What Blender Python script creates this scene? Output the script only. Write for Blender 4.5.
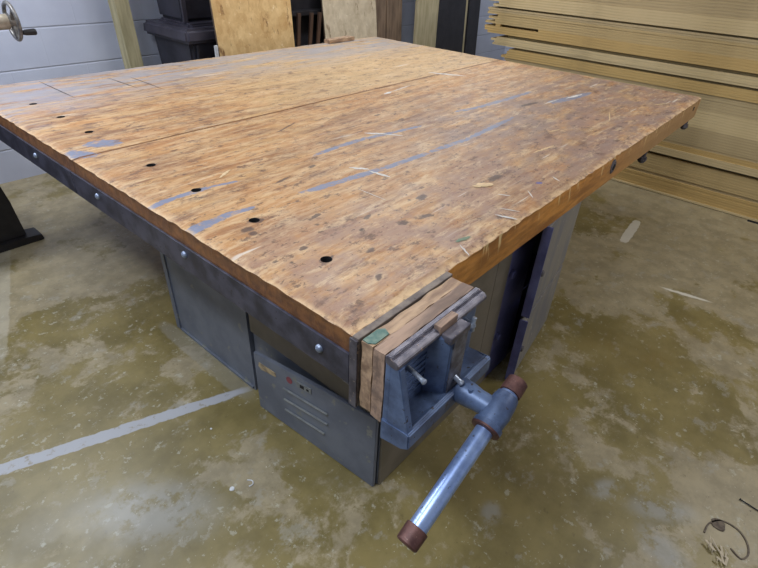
import bpy, bmesh, math, random
from mathutils import Vector, Matrix, noise
random.seed(7)
C = bpy.context.scene.collection
for o in list(bpy.data.objects): bpy.data.objects.remove(o)

# ---------------------------------------------------------------- camera
cd = bpy.data.cameras.new('camera'); cam = bpy.data.objects.new('camera', cd); C.objects.link(cam)
cd.sensor_width = 36; cd.sensor_fit = 'HORIZONTAL'; cd.lens = 498.01 / 758 * 36; cd.clip_start = .02
A_, B_, G_ = -0.8838, 0.9694, 0.0529
R_ = Matrix.Rotation(A_, 3, 'Z') @ Matrix.Rotation(B_, 3, 'X') @ Matrix.Rotation(G_, 3, 'Z')
cam.matrix_world = Matrix.Translation((-0.5694, -0.5291, 1.5025)) @ R_.to_4x4()
bpy.context.scene.camera = cam

# ---------------------------------------------------------------- light and exposure
sc = bpy.context.scene
sc.view_settings.view_transform = 'Standard'; sc.view_settings.look = 'None'
sc.view_settings.gamma = 1; sc.view_settings.use_curve_mapping = False
sc.view_settings.exposure = 0.0
w = bpy.data.worlds.new('world'); sc.world = w; w.use_nodes = True
w.node_tree.nodes['Background'].inputs[0].default_value = (.78, .74, .66, 1)
w.node_tree.nodes['Background'].inputs[1].default_value = .5
def area(name, loc, sx, sy, power, col=(1, 1, 1)):
    l = bpy.data.lights.new(name, 'AREA'); l.shape = 'RECTANGLE'; l.size = sx; l.size_y = sy
    l.energy = power; l.color = col
    o = bpy.data.objects.new(name, l); C.objects.link(o); o.location = loc
    return o
area('ceiling_lamp', (-1.1, .3, 2.85), .3, 1.1, 56, (.84, .91, 1))
area('ceiling_lamp', (-.6, 2.6, 2.85), 1.4, .3, 62, (.88, .93, 1))
area('ceiling_lamp', (2.2, -1.6, 2.85), 1.2, .5, 50, (.97, .97, .97))
area('ceiling_lamp', (2.4, 1.9, 2.85), 1.2, .5, 42, (.92, .95, 1))
area('ceiling_lamp', (5.0, 2.6, 2.85), 1.2, .3, 34, (.9, .95, 1))

# ---------------------------------------------------------------- helpers: objects
def srgb(r, g, b):
    f = lambda c: ((c / 255 + .055) / 1.055) ** 2.4 if c > 10 else c / 255 / 12.92
    return (f(r), f(g), f(b), 1)
def link(name, bm, mats, parent=None, smooth=False, loc=None):
    me = bpy.data.meshes.new(name); bmesh.ops.recalc_face_normals(bm, faces=bm.faces)
    bm.to_mesh(me); bm.free()
    for m in (mats if isinstance(mats, (list, tuple)) else [mats]): me.materials.append(m)
    if smooth:
        for p in me.polygons: p.use_smooth = True
        try: me.set_sharp_from_angle(angle=math.radians(38))
        except Exception: pass
    o = bpy.data.objects.new(name, me); C.objects.link(o)
    if parent: o.parent = parent
    if loc: o.location = loc
    return o
def thing(name, label, cat, loc=(0, 0, 0), rz=0, group=None):
    o = bpy.data.objects.new(name, None); C.objects.link(o); o.location = loc; o.rotation_euler = (0, 0, rz)
    o.empty_display_size = .1
    return tag(o, label, cat, group)
def tag(o, label, cat, group=None):
    o['label'] = label; o['category'] = cat
    if group: o['group'] = group
    return o
def struct(name, bm, m):
    o = link(name, bm, m); o['kind'] = 'structure'; return o
def box(bm, x0, x1, y0, y1, z0, z1, mi=0, bev=0):
    b = bmesh.new(); v = [b.verts.new((x, y, z)) for x in (x0, x1) for y in (y0, y1) for z in (z0, z1)]
    for f in ((0,1,3,2),(4,6,7,5),(0,4,5,1),(2,3,7,6),(0,2,6,4),(1,5,7,3)): b.faces.new([v[i] for i in f])
    if bev: bmesh.ops.bevel(b, geom=list(b.edges), offset=bev, segments=2, affect='EDGES', profile=.6)
    merge(bm, b, mi)
def merge(bm, b, mi=0, M=None):
    if M is not None: bmesh.ops.transform(b, matrix=M, verts=b.verts)
    for f in b.faces: f.material_index = mi
    vm = {v: bm.verts.new(v.co) for v in b.verts}
    for f in b.faces:
        nf = bm.faces.new([vm[v] for v in f.verts]); nf.material_index = mi
    b.free()
def frame(a, b):
    a, b = Vector(a), Vector(b); d = (b - a); L = d.length; d.normalize()
    return Matrix.Translation(a) @ d.to_track_quat('Z', 'Y').to_matrix().to_4x4(), L
def lathe(bm, a, b, prof, n=28, mi=0):
    """prof: (t 0..1 along a->b or metres if >1 flag, radius)"""
    M, L = frame(a, b); q = bmesh.new(); rings = []
    for t, r in prof:
        rings.append([q.verts.new((r * math.cos(2*math.pi*k/n), r * math.sin(2*math.pi*k/n), t * L)) for k in range(n)])
    for i in range(len(rings) - 1):
        for k in range(n): q.faces.new((rings[i][k], rings[i][(k+1) % n], rings[i+1][(k+1) % n], rings[i+1][k]))
    q.faces.new(rings[0][::-1]); q.faces.new(rings[-1])
    merge(bm, q, mi, M)
def cyl(bm, a, b, r, n=24, mi=0, ch=.12):
    L = (Vector(b) - Vector(a)).length; c = min(r * ch / L, .4) if L else 0
    lathe(bm, a, b, [(0, r * (1 - ch)), (c, r), (1 - c, r), (1, r * (1 - ch))], n, mi)
def prism(bm, pts, axis, a0, a1, mi=0, bev=0):
    """polygon pts in the two other axes, extruded a0..a1 along axis"""
    b = bmesh.new()
    def mk(p, a):
        return {0: (a, p[0], p[1]), 1: (p[0], a, p[1]), 2: (p[0], p[1], a)}[axis]
    lo = [b.verts.new(mk(p, a0)) for p in pts]; hi = [b.verts.new(mk(p, a1)) for p in pts]
    n = len(pts); b.faces.new(lo); b.faces.new(hi[::-1])
    for i in range(n): b.faces.new((lo[i], hi[i], hi[(i+1) % n], lo[(i+1) % n]))
    if bev: bmesh.ops.bevel(b, geom=list(b.edges), offset=bev, segments=2, affect='EDGES')
    merge(bm, b, mi)
def gridbox(xs, ys, zs, fn=None):
    b = bmesh.new(); V = {}
    nx, ny, nz = len(xs)-1, len(ys)-1, len(zs)-1
    for i, x in enumerate(xs):
        for j, y in enumerate(ys):
            for k, z in enumerate(zs):
                if i in (0, nx) or j in (0, ny) or k in (0, nz):
                    p = Vector((x, y, z))
                    if fn: p = fn(p, i, j, k, nx, ny, nz)
                    V[i, j, k] = b.verts.new(p)
    for i in range(nx):
        for j in range(ny):
            for k in (0, nz): b.faces.new((V[i,j,k], V[i+1,j,k], V[i+1,j+1,k], V[i,j+1,k]))
    for i in range(nx):
        for k in range(nz):
            for j in (0, ny): b.faces.new((V[i,j,k], V[i+1,j,k], V[i+1,j,k+1], V[i,j,k+1]))
    for j in range(ny):
        for k in range(nz):
            for i in (0, nx): b.faces.new((V[i,j,k], V[i,j+1,k], V[i,j+1,k+1], V[i,j,k+1]))
    return b
def lin(a, b, n): return [a + (b - a) * i / n for i in range(n + 1)]

# ---------------------------------------------------------------- helpers: materials
class NT:
    def __init__(s, name, rough=.6, metal=0, spec=.5):
        s.m = bpy.data.materials.new(name); s.m.use_nodes = True; s.t = s.m.node_tree; s.N = s.t.nodes
        s.b = s.N['Principled BSDF']; s.set(s.b.inputs['Roughness'], rough); s.b.inputs['Metallic'].default_value = metal
        s.b.inputs['Specular IOR Level'].default_value = spec
        s.co = s.N.new('ShaderNodeTexCoord').outputs['Object']
    def set(s, inp, v):
        if isinstance(v, bpy.types.NodeSocket): s.t.links.new(v, inp)
        else: inp.default_value = v
    def map(s, loc=(0,0,0), rot=(0,0,0), scale=(1,1,1), src=None, typ='POINT'):
        n = s.N.new('ShaderNodeMapping'); n.vector_type = typ; s.set(n.inputs[0], src or s.co)
        n.inputs[1].default_value = loc; n.inputs[2].default_value = rot; n.inputs[3].default_value = scale
        return n.outputs[0]
    def noise(s, scale, detail=4, rough=.55, src=None, sc=None, dist=0, col=False, off=0):
        v = src or s.co
        if sc or off: v = s.map(scale=sc or (1,1,1), loc=(off, off*.7, off*1.3), src=v)
        n = s.N.new('ShaderNodeTexNoise'); s.set(n.inputs['Vector'], v); n.inputs['Scale'].default_value = scale
        n.inputs['Detail'].default_value = detail; n.inputs['Roughness'].default_value = rough; n.inputs['Distortion'].default_value = dist
        return n.outputs['Color' if col else 'Fac']
    def ramp(s, f, lo, hi, a=0, b=1, smooth=True):
        n = s.N.new('ShaderNodeMapRange'); n.interpolation_type = 'SMOOTHSTEP' if smooth else 'LINEAR'
        s.set(n.inputs[0], f); s.set(n.inputs[1], lo); s.set(n.inputs[2], hi); s.set(n.inputs[3], a); s.set(n.inputs[4], b)
        return n.outputs[0]
    def math(s, op, a, b=0):
        n = s.N.new('ShaderNodeMath'); n.operation = op; s.set(n.inputs[0], a); s.set(n.inputs[1], b); return n.outputs[0]
    def vmath(s, op, a, b=None, out=0):
        n = s.N.new('ShaderNodeVectorMath'); n.operation = op; s.set(n.inputs[0], a)
        if b is not None: s.set(n.inputs[1], b)
        return n.outputs[out]
    def mix(s, f, a, b, mode='MIX'):
        n = s.N.new('ShaderNodeMix'); n.data_type = 'RGBA'; n.blend_type = mode
        s.set(n.inputs[0], f); s.set(n.inputs[6], a); s.set(n.inputs[7], b); return n.outputs[2]
    def sep(s, src=None):
        n = s.N.new('ShaderNodeSeparateXYZ'); s.set(n.inputs[0], src or s.co); return n.outputs
    def cramp(s, f, stops):
        n = s.N.new('ShaderNodeValToRGB'); s.set(n.inputs[0], f); e = n.color_ramp.elements
        e[0].position, e[0].color = stops[0]; e[1].position, e[1].color = stops[-1]
        for p, c in stops[1:-1]:
            q = e.new(p); q.color = c
        return n.outputs[0]
    def warp(s, amt, scale=30, detail=3):
        d = s.vmath('SUBTRACT', s.noise(scale, detail, .6, col=True), (.5, .5, .5))
        sc_ = s.N.new('ShaderNodeVectorMath'); sc_.operation = 'SCALE'; s.set(sc_.inputs[0], d); sc_.inputs[3].default_value = amt
        return s.vmath('ADD', s.co, sc_.outputs[0])
    def seg(s, src, p, q, w, pw=4, soft=.25, taper=False):
        """mask of a stroke p->q of half width w in the xy plane"""
        L = math.hypot(q[0]-p[0], q[1]-p[1]) / 2; a = math.atan2(q[1]-p[1], q[0]-p[0])
        v = s.map(loc=((p[0]+q[0])/2, (p[1]+q[1])/2, 0), rot=(0, 0, a), scale=(L + (0 if taper else w*.4), w, 50), src=src, typ='TEXTURE')
        if pw == 4: v = s.vmath('MULTIPLY', v, v)
        l = s.vmath('LENGTH', v, out=1)
        return s.ramp(l, 1 + soft, 1 - soft)
    def poly(s, src, pts, w, **k):
        m = None
        for a, b in zip(pts, pts[1:]):
            q = s.seg(src, a, b, w, **k); m = q if m is None else s.math('MAXIMUM', m, q)
        return m
    def any(s, ms):
        m = ms[0]
        for q in ms[1:]: m = s.math('MAXIMUM', m, q)
        return m
    def bump(s, h, dist=.002, st=.5):
        n = s.N.new('ShaderNodeBump'); n.inputs['Strength'].default_value = st; n.inputs['Distance'].default_value = dist
        s.set(n.inputs['Height'], h); s.t.links.new(n.outputs[0], s.b.inputs['Normal'])
    def out(s, c, rough=None):
        s.set(s.b.inputs['Base Color'], c)
        if rough is not None: s.set(s.b.inputs['Roughness'], rough)
        return s.m

def simple(name, c1, c2, scale=12, rough=.6, metal=0, sc=None, bump=.3, spec=.5, speck=None, lo=.35, hi=.65):
    m = NT(name, rough, metal, spec); n = m.noise(scale, 5, .6, sc=sc)
    c = m.mix(m.ramp(n, lo, hi), c1, c2)
    if speck:
        c = m.mix(m.ramp(m.noise(scale * 4, 3, .6, off=3), .64, .7), c, speck)
    if bump: m.bump(n, .001, bump)
    return m.out(c)

BLUE = [((-.03, .604), (.09, .618), .021), ((.07, .617), (.16, .622), .016), ((.14, .62), (.225, .61), .010), ((-.03, .814), (.10, .824), .014), ((.08, .824), (.20, .822), .013),
    ((.2, .825), (.30, .80), .008), ((.40, .590), (.56, .570), .016), ((.54, .571), (.74, .548), .017), ((.72, .548), (1.0, .534), .014), ((.98, .535), (1.26, .523), .014), ((1.24, .523), (1.7, .55), .014),
    ((.635, .808), (.79, .816), .012), ((.77, .816), (.93, .813), .014), ((.93, .81), (1.09, .784), .013), ((1.07, .786), (1.24, .764), .012),
    ((1.545, .787), (1.72, .756), .014), ((1.70, .757), (1.95, .740), .016), ((1.93, .74), (2.225, .734), .015), ((2.1, .547), (2.33, .512), .028), ((2.3, .515), (2.49, .492), .022),
    ((.015, 1.40), (.065, 1.33), .034), ((.115, 1.445), (.185, 1.40), .04)]
DARK = [((.105, .511), (.135, .512), .016), ((.165, .53), (.19, .53), .012), ((.11, .482), (.125, .482), .013), ((.27, .40), (.285, .40), .009),
    ((.515, .226), (.56, .214), .013), ((.45, .24), (.475, .24), .015), ((.92, .227), (.99, .222), .016), ((.335, .29), (.35, .29), .010),
    ((.26, .20), (.29, .2), .011), ((.06, .33), (.075, .33), .007), ((.09, .3), (.1, .3), .006), ((.15, .33), (.17, .33), .009), ((.3, .44), (.33, .45), .009),
    ((.62, .30), (.66, .31), .014), ((.545, .73), (.58, .735), .01), ((.19, .10), (.21, .11), .01), ((.4, .33), (.43, .34), .009), ((1.9, .62), (2.05, .60), .016), ((1.2, 1.0), (1.24, 1.0), .008),
    ((.7, 1.1), (.86, 1.16), .006), ((.36, .70), (.46, .72), .007)]
DARK += [((hx, hy - .002), (hx, hy + .002), .022) for hx, hy in ((.166, .249), (.168, .543), (.165, .83), (.168, 1.11), (.168, 1.583), (.168, 1.845), (.157, 2.113))]
def field(px, py, segs):
    import numpy as np
    out = np.zeros_like(px)
    for p, q, w_ in segs:
        L_ = math.hypot(q[0]-p[0], q[1]-p[1]) / 2; a = math.atan2(q[1]-p[1], q[0]-p[0]); dx = px - (p[0]+q[0])/2; dy = py - (p[1]+q[1])/2
        u = (dx * math.cos(a) + dy * math.sin(a)) / (L_ + w_ * .5); v = (-dx * math.sin(a) + dy * math.cos(a)) / w_
        l = (np.abs(u) ** 3 + np.abs(v) ** 3) ** (1/3)
        # keep the falloff metric so every edge is equally crisp
        out = np.maximum(out, np.clip(1 - l / 2, 0, 1))
    return out
def tabletop_mat():
    m = NT('worn_maple_top', .5)
    x, y, z = m.sep()
    wp = m.warp(.03, 9); wf = m.warp(.016, 45)
    # long grain, boards of slightly different tone
    g1 = m.noise(2.2, 6, .6, src=wp, sc=(1.2, 7, 1)); g2 = m.noise(4, 5, .65, src=wp, sc=(1, 3, 1), off=4)
    fine = m.noise(60, 4, .7, sc=(.16, 1, 1))
    c = m.mix(m.ramp(g1, .34, .62), srgb(128, 88, 60), srgb(184, 142, 94))
    c = m.mix(m.ramp(g2, .38, .66, 0, .7), c, srgb(176, 124, 74))
    c = m.mix(m.ramp(fine, .42, .62, 0, .4), c, srgb(216, 188, 148))
    # pale tan reach of the far slab and the dusty purple-brown right end
    far = m.math('MULTIPLY', m.ramp(y, 1.30, 1.40), m.ramp(x, .5, 1.6))
    c = m.mix(m.math('MULTIPLY', far, .6), c, srgb(192, 166, 126))
    dusty = m.math('MULTIPLY', m.ramp(x, .55, 1.5), m.ramp(y, 1.3, .5))
    dn = m.ramp(m.noise(5, 6, .7, src=wp, sc=(1, 2.2, 1), off=7), .36, .6)
    c = m.mix(m.math('MULTIPLY', dusty, m.math('MULTIPLY', dn, .92)), c, srgb(138, 117, 108))
    near = m.math('MULTIPLY', m.ramp(y, .62, .25), m.ramp(m.noise(6, 6, .7, src=wp, off=9), .4, .62))
    c = m.mix(m.math('MULTIPLY', near, .8), c, srgb(150, 120, 104))
    pale = m.ramp(m.noise(13, 7, .8, src=wp, sc=(.5, 2.0, 1), off=21), .52, .62)
    c = m.mix(m.math('MULTIPLY', pale, .45), c, srgb(214, 188, 150))
    # grime: brown cloudy and small dark specks, pits
    gr = m.ramp(m.noise(8, 7, .75, src=wp, sc=(1, 1.7, 1), off=11), .53, .7)
    c = m.mix(m.math('MULTIPLY', gr, .8), c, srgb(98, 72, 62))
    sp = m.ramp(m.noise(30, 5, .75, sc=(.55, 1, 1), off=13), .56, .66)
    c = m.mix(m.math('MULTIPLY', sp, .75), c, srgb(86, 64, 56))
    sp2 = m.ramp(m.noise(70, 3, .7, sc=(.7, 1, 1), off=15), .60, .70)
    c = m.mix(m.math('MULTIPLY', sp2, .7), c, srgb(60, 46, 42))
    # grey-blue scuffed reach along the back and the far left
    bk = m.math('MULTIPLY', m.ramp(y, 1.75, 2.35), m.ramp(m.noise(3, 7, .72, src=wp, sc=(.7, 5, 1), off=17), .38, .56))
    c = m.mix(m.math('MULTIPLY', bk, .8), c, srgb(150, 150, 156))
    # white scrapes
    for r, o_, (lo_, hi_) in ((.5, 31, (.72, .78)), (-.6, 37, (.72, .78)), (1.2, 41, (.73, .79))):
        v = m.map(rot=(0, 0, r), scale=(.16, 2.2, 1), loc=(o_, 0, 0))
        s_ = m.ramp(m.noise(16, 2, .5, src=v), lo_, hi_)
        c = m.mix(m.math('MULTIPLY', s_, .65), c, srgb(216, 208, 196))
    # painted strokes, dark dents and pale patches: fields stored on the mesh, broken up by noise here
    at = m.N.new('ShaderNodeAttribute'); at.attribute_name = 'marks'; mk = m.sep(at.outputs['Color'])
    br = m.math('MULTIPLY', m.math('SUBTRACT', m.noise(55, 5, .7, sc=(.6, 1, 1), off=19), .5), .75)
    cut = lambda f: m.ramp(m.math('ADD', f, br), .46, .56)
    wear = m.ramp(m.noise(30, 6, .75, off=23), .36, .52, .3, .95)
    c = m.mix(m.math('MULTIPLY', cut(mk[0]), wear), c, srgb(118, 126, 148))
    dkf = m.ramp(m.math('ADD', mk[1], m.math('MULTIPLY', br, 1.5)), .46, .72)
    c = m.mix(m.math('MULTIPLY', dkf, .8), c, srgb(70, 56, 54))
    lf = m.math('MULTIPLY', m.any([m.seg(wp, (.25, 2.5), (.25, 2.0), .16, pw=2, soft=.6), m.seg(wp, (.04, 2.2), (.06, 1.8), .06, pw=2, soft=.6)]), m.ramp(m.noise(7, 6, .7, sc=(.6, 3, 1), off=51), .42, .58))
    c = m.mix(m.math('MULTIPLY', lf, .6), c, srgb(142, 146, 164))
    # pale worn rim along the edges (bare wood)
    rim = m.any([m.ramp(y, .035, .005), m.ramp(x, .02, .002), m.ramp(x, 2.93, 2.965)])
    rim = m.math('MULTIPLY', rim, m.ramp(m.noise(30, 4, .7, off=29), .4, .55))
    c = m.mix(m.math('MULTIPLY', rim, .7), c, srgb(216, 184, 142))
    # sides: varnished orange-brown
    geo = m.N.new('ShaderNodeNewGeometry'); nz = m.sep(geo.outputs['Normal'])[2]
    side_n = m.noise(5, 5, .6, sc=(1, 1, 6), off=33)
    sd = m.mix(m.ramp(side_n, .35, .65), srgb(150, 98, 44), srgb(206, 142, 66))
    sdf = m.ramp(x, 1.0, 2.2); sd = m.mix(sdf, sd, srgb(158, 122, 82))
    sdl = m.ramp(x, .03, .02); sd = m.mix(m.math('MULTIPLY', sdl, .85), sd, m.mix(m.ramp(m.noise(30, 5, .7, off=61), .4, .6), srgb(70, 46, 36), srgb(104, 68, 44)))
    vz = m.map(rot=(0, .5, 0), scale=(2, 1, .25), loc=(3, 0, 1))
    scr = m.math('MULTIPLY', m.ramp(m.noise(26, 3, .6, src=vz), .60, .66), m.math('MULTIPLY', m.ramp(z, .765, .825), m.ramp(x, .012, .03)))
    sd = m.mix(m.math('MULTIPLY', scr, .8), sd, srgb(232, 206, 150))
    seam = m.ramp(m.math('ABSOLUTE', m.math('SUBTRACT', y, 1.3345)), .009, .005)
    c = m.mix(m.math('MULTIPLY', seam, .75), c, srgb(80, 56, 42))
    c = m.mix(m.ramp(nz, .75, .45), c, sd)
    m.bump(m.math('ADD', m.math('MULTIPLY', g1, .4), m.noise(40, 5, .7, sc=(.4, 1, 1))), .0025, .6)
    return m.out(c, m.ramp(g2, .3, .7, .42, .62))
def floor_mat():
    m = NT('stained_concrete', .5)
    x, y, z = m.sep(); wp = m.warp(.25, 2.2, 5); wf = m.warp(.02, 22)
    px, py, pz = m.sep(wp)
    c = m.mix(m.ramp(m.noise(3, 6, .65), .35, .65), srgb(102, 91, 52), srgb(128, 115, 72))
    # worn-through grey concrete, more of it towards the back and right
    reg = m.any([m.ramp(px, 1.5, 1.9), m.ramp(py, 1.5, 2.2), m.seg(wp, (.95, -.85), (1.1, -.9), .28, pw=2, soft=.3)])
    och = m.any([m.seg(wp, (1.45, -.3), (2.2, -.42), .2, pw=2, soft=.4), m.seg(wp, (2.5, .45), (2.9, .2), .2, pw=2, soft=.4)])
    reg = m.math('SUBTRACT', reg, och)
    n1 = m.noise(2.3, 8, .68, src=wp, off=2)
    thr = m.math('SUBTRACT', n1, m.math('MULTIPLY', reg, -.16))
    grey = m.mix(m.ramp(m.noise(9, 5, .7), .35, .65), srgb(134, 124, 102), srgb(160, 148, 122))
    c = m.mix(m.math('MULTIPLY', m.ramp(m.math('ADD', thr, m.math('MULTIPLY', m.math('SUBTRACT', m.noise(26, 6, .8, off=44), .5), .16)), .52, .59), .74), c, grey)
    n2 = m.noise(8, 7, .72, sc=(1, 1.2, 1), off=5)
    c = m.mix(m.math('MULTIPLY', m.ramp(n2, .57, .64), .45), c, srgb(146, 143, 132))
    c = m.mix(m.math('MULTIPLY', m.ramp(m.noise(34, 5, .7, off=8), .6, .66), .55), c, srgb(168, 166, 150))
    c = m.mix(m.math('MULTIPLY', m.ramp(m.noise(30, 6, .75, off=18), .6, .68), .5), c, srgb(84, 72, 46))
    c = m.mix(m.math('MULTIPLY', m.ramp(m.noise(95, 2, .6, off=6), .73, .76), .8), c, srgb(208, 204, 190))
    c = m.mix(m.math('MULTIPLY', m.ramp(m.noise(60, 2, .6, off=16), .74, .78), .8), c, srgb(56, 46, 36))
    # blue-grey bare patches near the bench
    bp = m.any([m.seg(wf, a, b, w_, pw=2, soft=.6) for a, b, w_ in (((.37, -.26), (.42, -.25), .03), ((.40, .38), (.46, .36), .03),
        ((-.42, .66), (-.22, .42), .09), ((.70, -.48), (.78, -.52), .03), ((.74, -.6), (.84, -.74), .04), ((.68, -.66), (.62, -.76), .05))])
    bpn = m.math('MULTIPLY', bp, m.ramp(m.noise(14, 5, .7, off=14), .36, .52))
    c = m.mix(m.math('MULTIPLY', bpn, .6), c, srgb(144, 144, 140))
    dkp = m.seg(wp, (1.35, -.2), (1.9, -.45), .17, pw=2, soft=.4)
    c = m.mix(m.math('MULTIPLY', dkp, m.ramp(n1, .35, .6, .8, .2)), c, srgb(108, 92, 50))
    # blue-grey bare strip along the cabinet foot, painted line, dashes
    st = m.seg(wf, (.17, .72), (.17, 1.35), .035)
    c = m.mix(m.math('MULTIPLY', st, .35), c, srgb(140, 138, 130))
    ln = m.seg(wf, (-1.2, 1.27), (.175, .752), .025, soft=.15)
    c = m.mix(m.math('MULTIPLY', ln, m.ramp(m.noise(24, 5, .7, off=10), .34, .44, .4, .95)), c, srgb(158, 160, 166))
    l2 = m.seg(wf, (-.08, 2.6), (-.42, 1.6), .03)
    c = m.mix(m.math('MULTIPLY', l2, .3), c, srgb(184, 180, 168))
    d = m.seg(wf, (2.58, .065), (2.95, .095), .028, soft=.1)
    c = m.mix(m.math('MULTIPLY', d, .8), c, srgb(198, 194, 182))
    d2 = m.seg(wf, (2.2, -.28), (2.24, -.5), .012, pw=2)
    c = m.mix(m.math('MULTIPLY', d2, .85), c, srgb(206, 202, 190))
    m.bump(n2, .002, .25)
    return m.out(c, m.ramp(n1, .35, .65, .34, .5))
def block_mat():
    m = NT('painted_block', .45)
    v = m.map(loc=(.29, .013, 0), src=m.co)
    x, y, z = m.sep()
    zz = m.math('FRACT', m.math('DIVIDE', m.math('ADD', z, .028), .2421))
    row = m.math('FLOOR', m.math('DIVIDE', m.math('ADD', z, .028), .2421))
    xx = m.math('FRACT', m.math('ADD', m.math('DIVIDE', x, .484), m.math('MULTIPLY', row, .5)))
    yy = m.math('FRACT', m.math('ADD', m.math('DIVIDE', y, .484), m.math('MULTIPLY', row, .5)))
    e = lambda f, w_: m.math('SUBTRACT', 1, m.ramp(m.math('ABSOLUTE', m.math('SUBTRACT', f, .5)), .5 - w_, .5, 1, 0))
    j = m.math('MAXIMUM', e(zz, .035), m.math('MULTIPLY', e(xx, .012), .15))
    c = m.mix(m.ramp(m.noise(3, 4), .3, .7), srgb(188, 194, 214), srgb(200, 206, 224))
    c = m.mix(m.math('MULTIPLY', j, .3), c, srgb(120, 124, 140))
    m.bump(m.math('SUBTRACT', m.math('MULTIPLY', m.noise(60, 4), .1), j), .004, .7)
    return m.out(c)
def osb_mat(name, a, b, dark, light):
    m = NT(name, .7)
    vo = m.N.new('ShaderNodeTexVoronoi'); m.set(vo.inputs['Vector'], m.map(scale=(1, 1, .45), rot=(0, .5, 0), src=m.warp(.06, 8)))
    vo.inputs['Scale'].default_value = 34
    cc = m.math('ADD', m.math('MULTIPLY', m.sep(vo.outputs['Color'])[0], .4), m.ramp(m.noise(9, 7, .75), .3, .7, 0, .6))
    c = m.mix(cc, a, b)
    c = m.mix(m.ramp(m.noise(14, 5, .7, sc=(1, 1, .4)), .56, .66), c, dark)
    c = m.mix(m.math('MULTIPLY', m.ramp(m.noise(20, 5, .7, off=5), .6, .68), .7), c, light)
    return m.out(c)
def wood(name, a, b, sc=(1, 1, .1), scale=30, dark=None, rough=.65):
    m = NT(name, rough); n = m.noise(scale, 5, .6, src=m.warp(.02, 6), sc=sc)
    c = m.mix(m.ramp(n, .35, .65), a, b)
    if dark: c = m.mix(m.math('MULTIPLY', m.ramp(m.noise(scale * .6, 5, .7, sc=sc, off=5), .6, .68), .8), c, dark)
    m.bump(n, .001, .4); return m.out(c)

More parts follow.
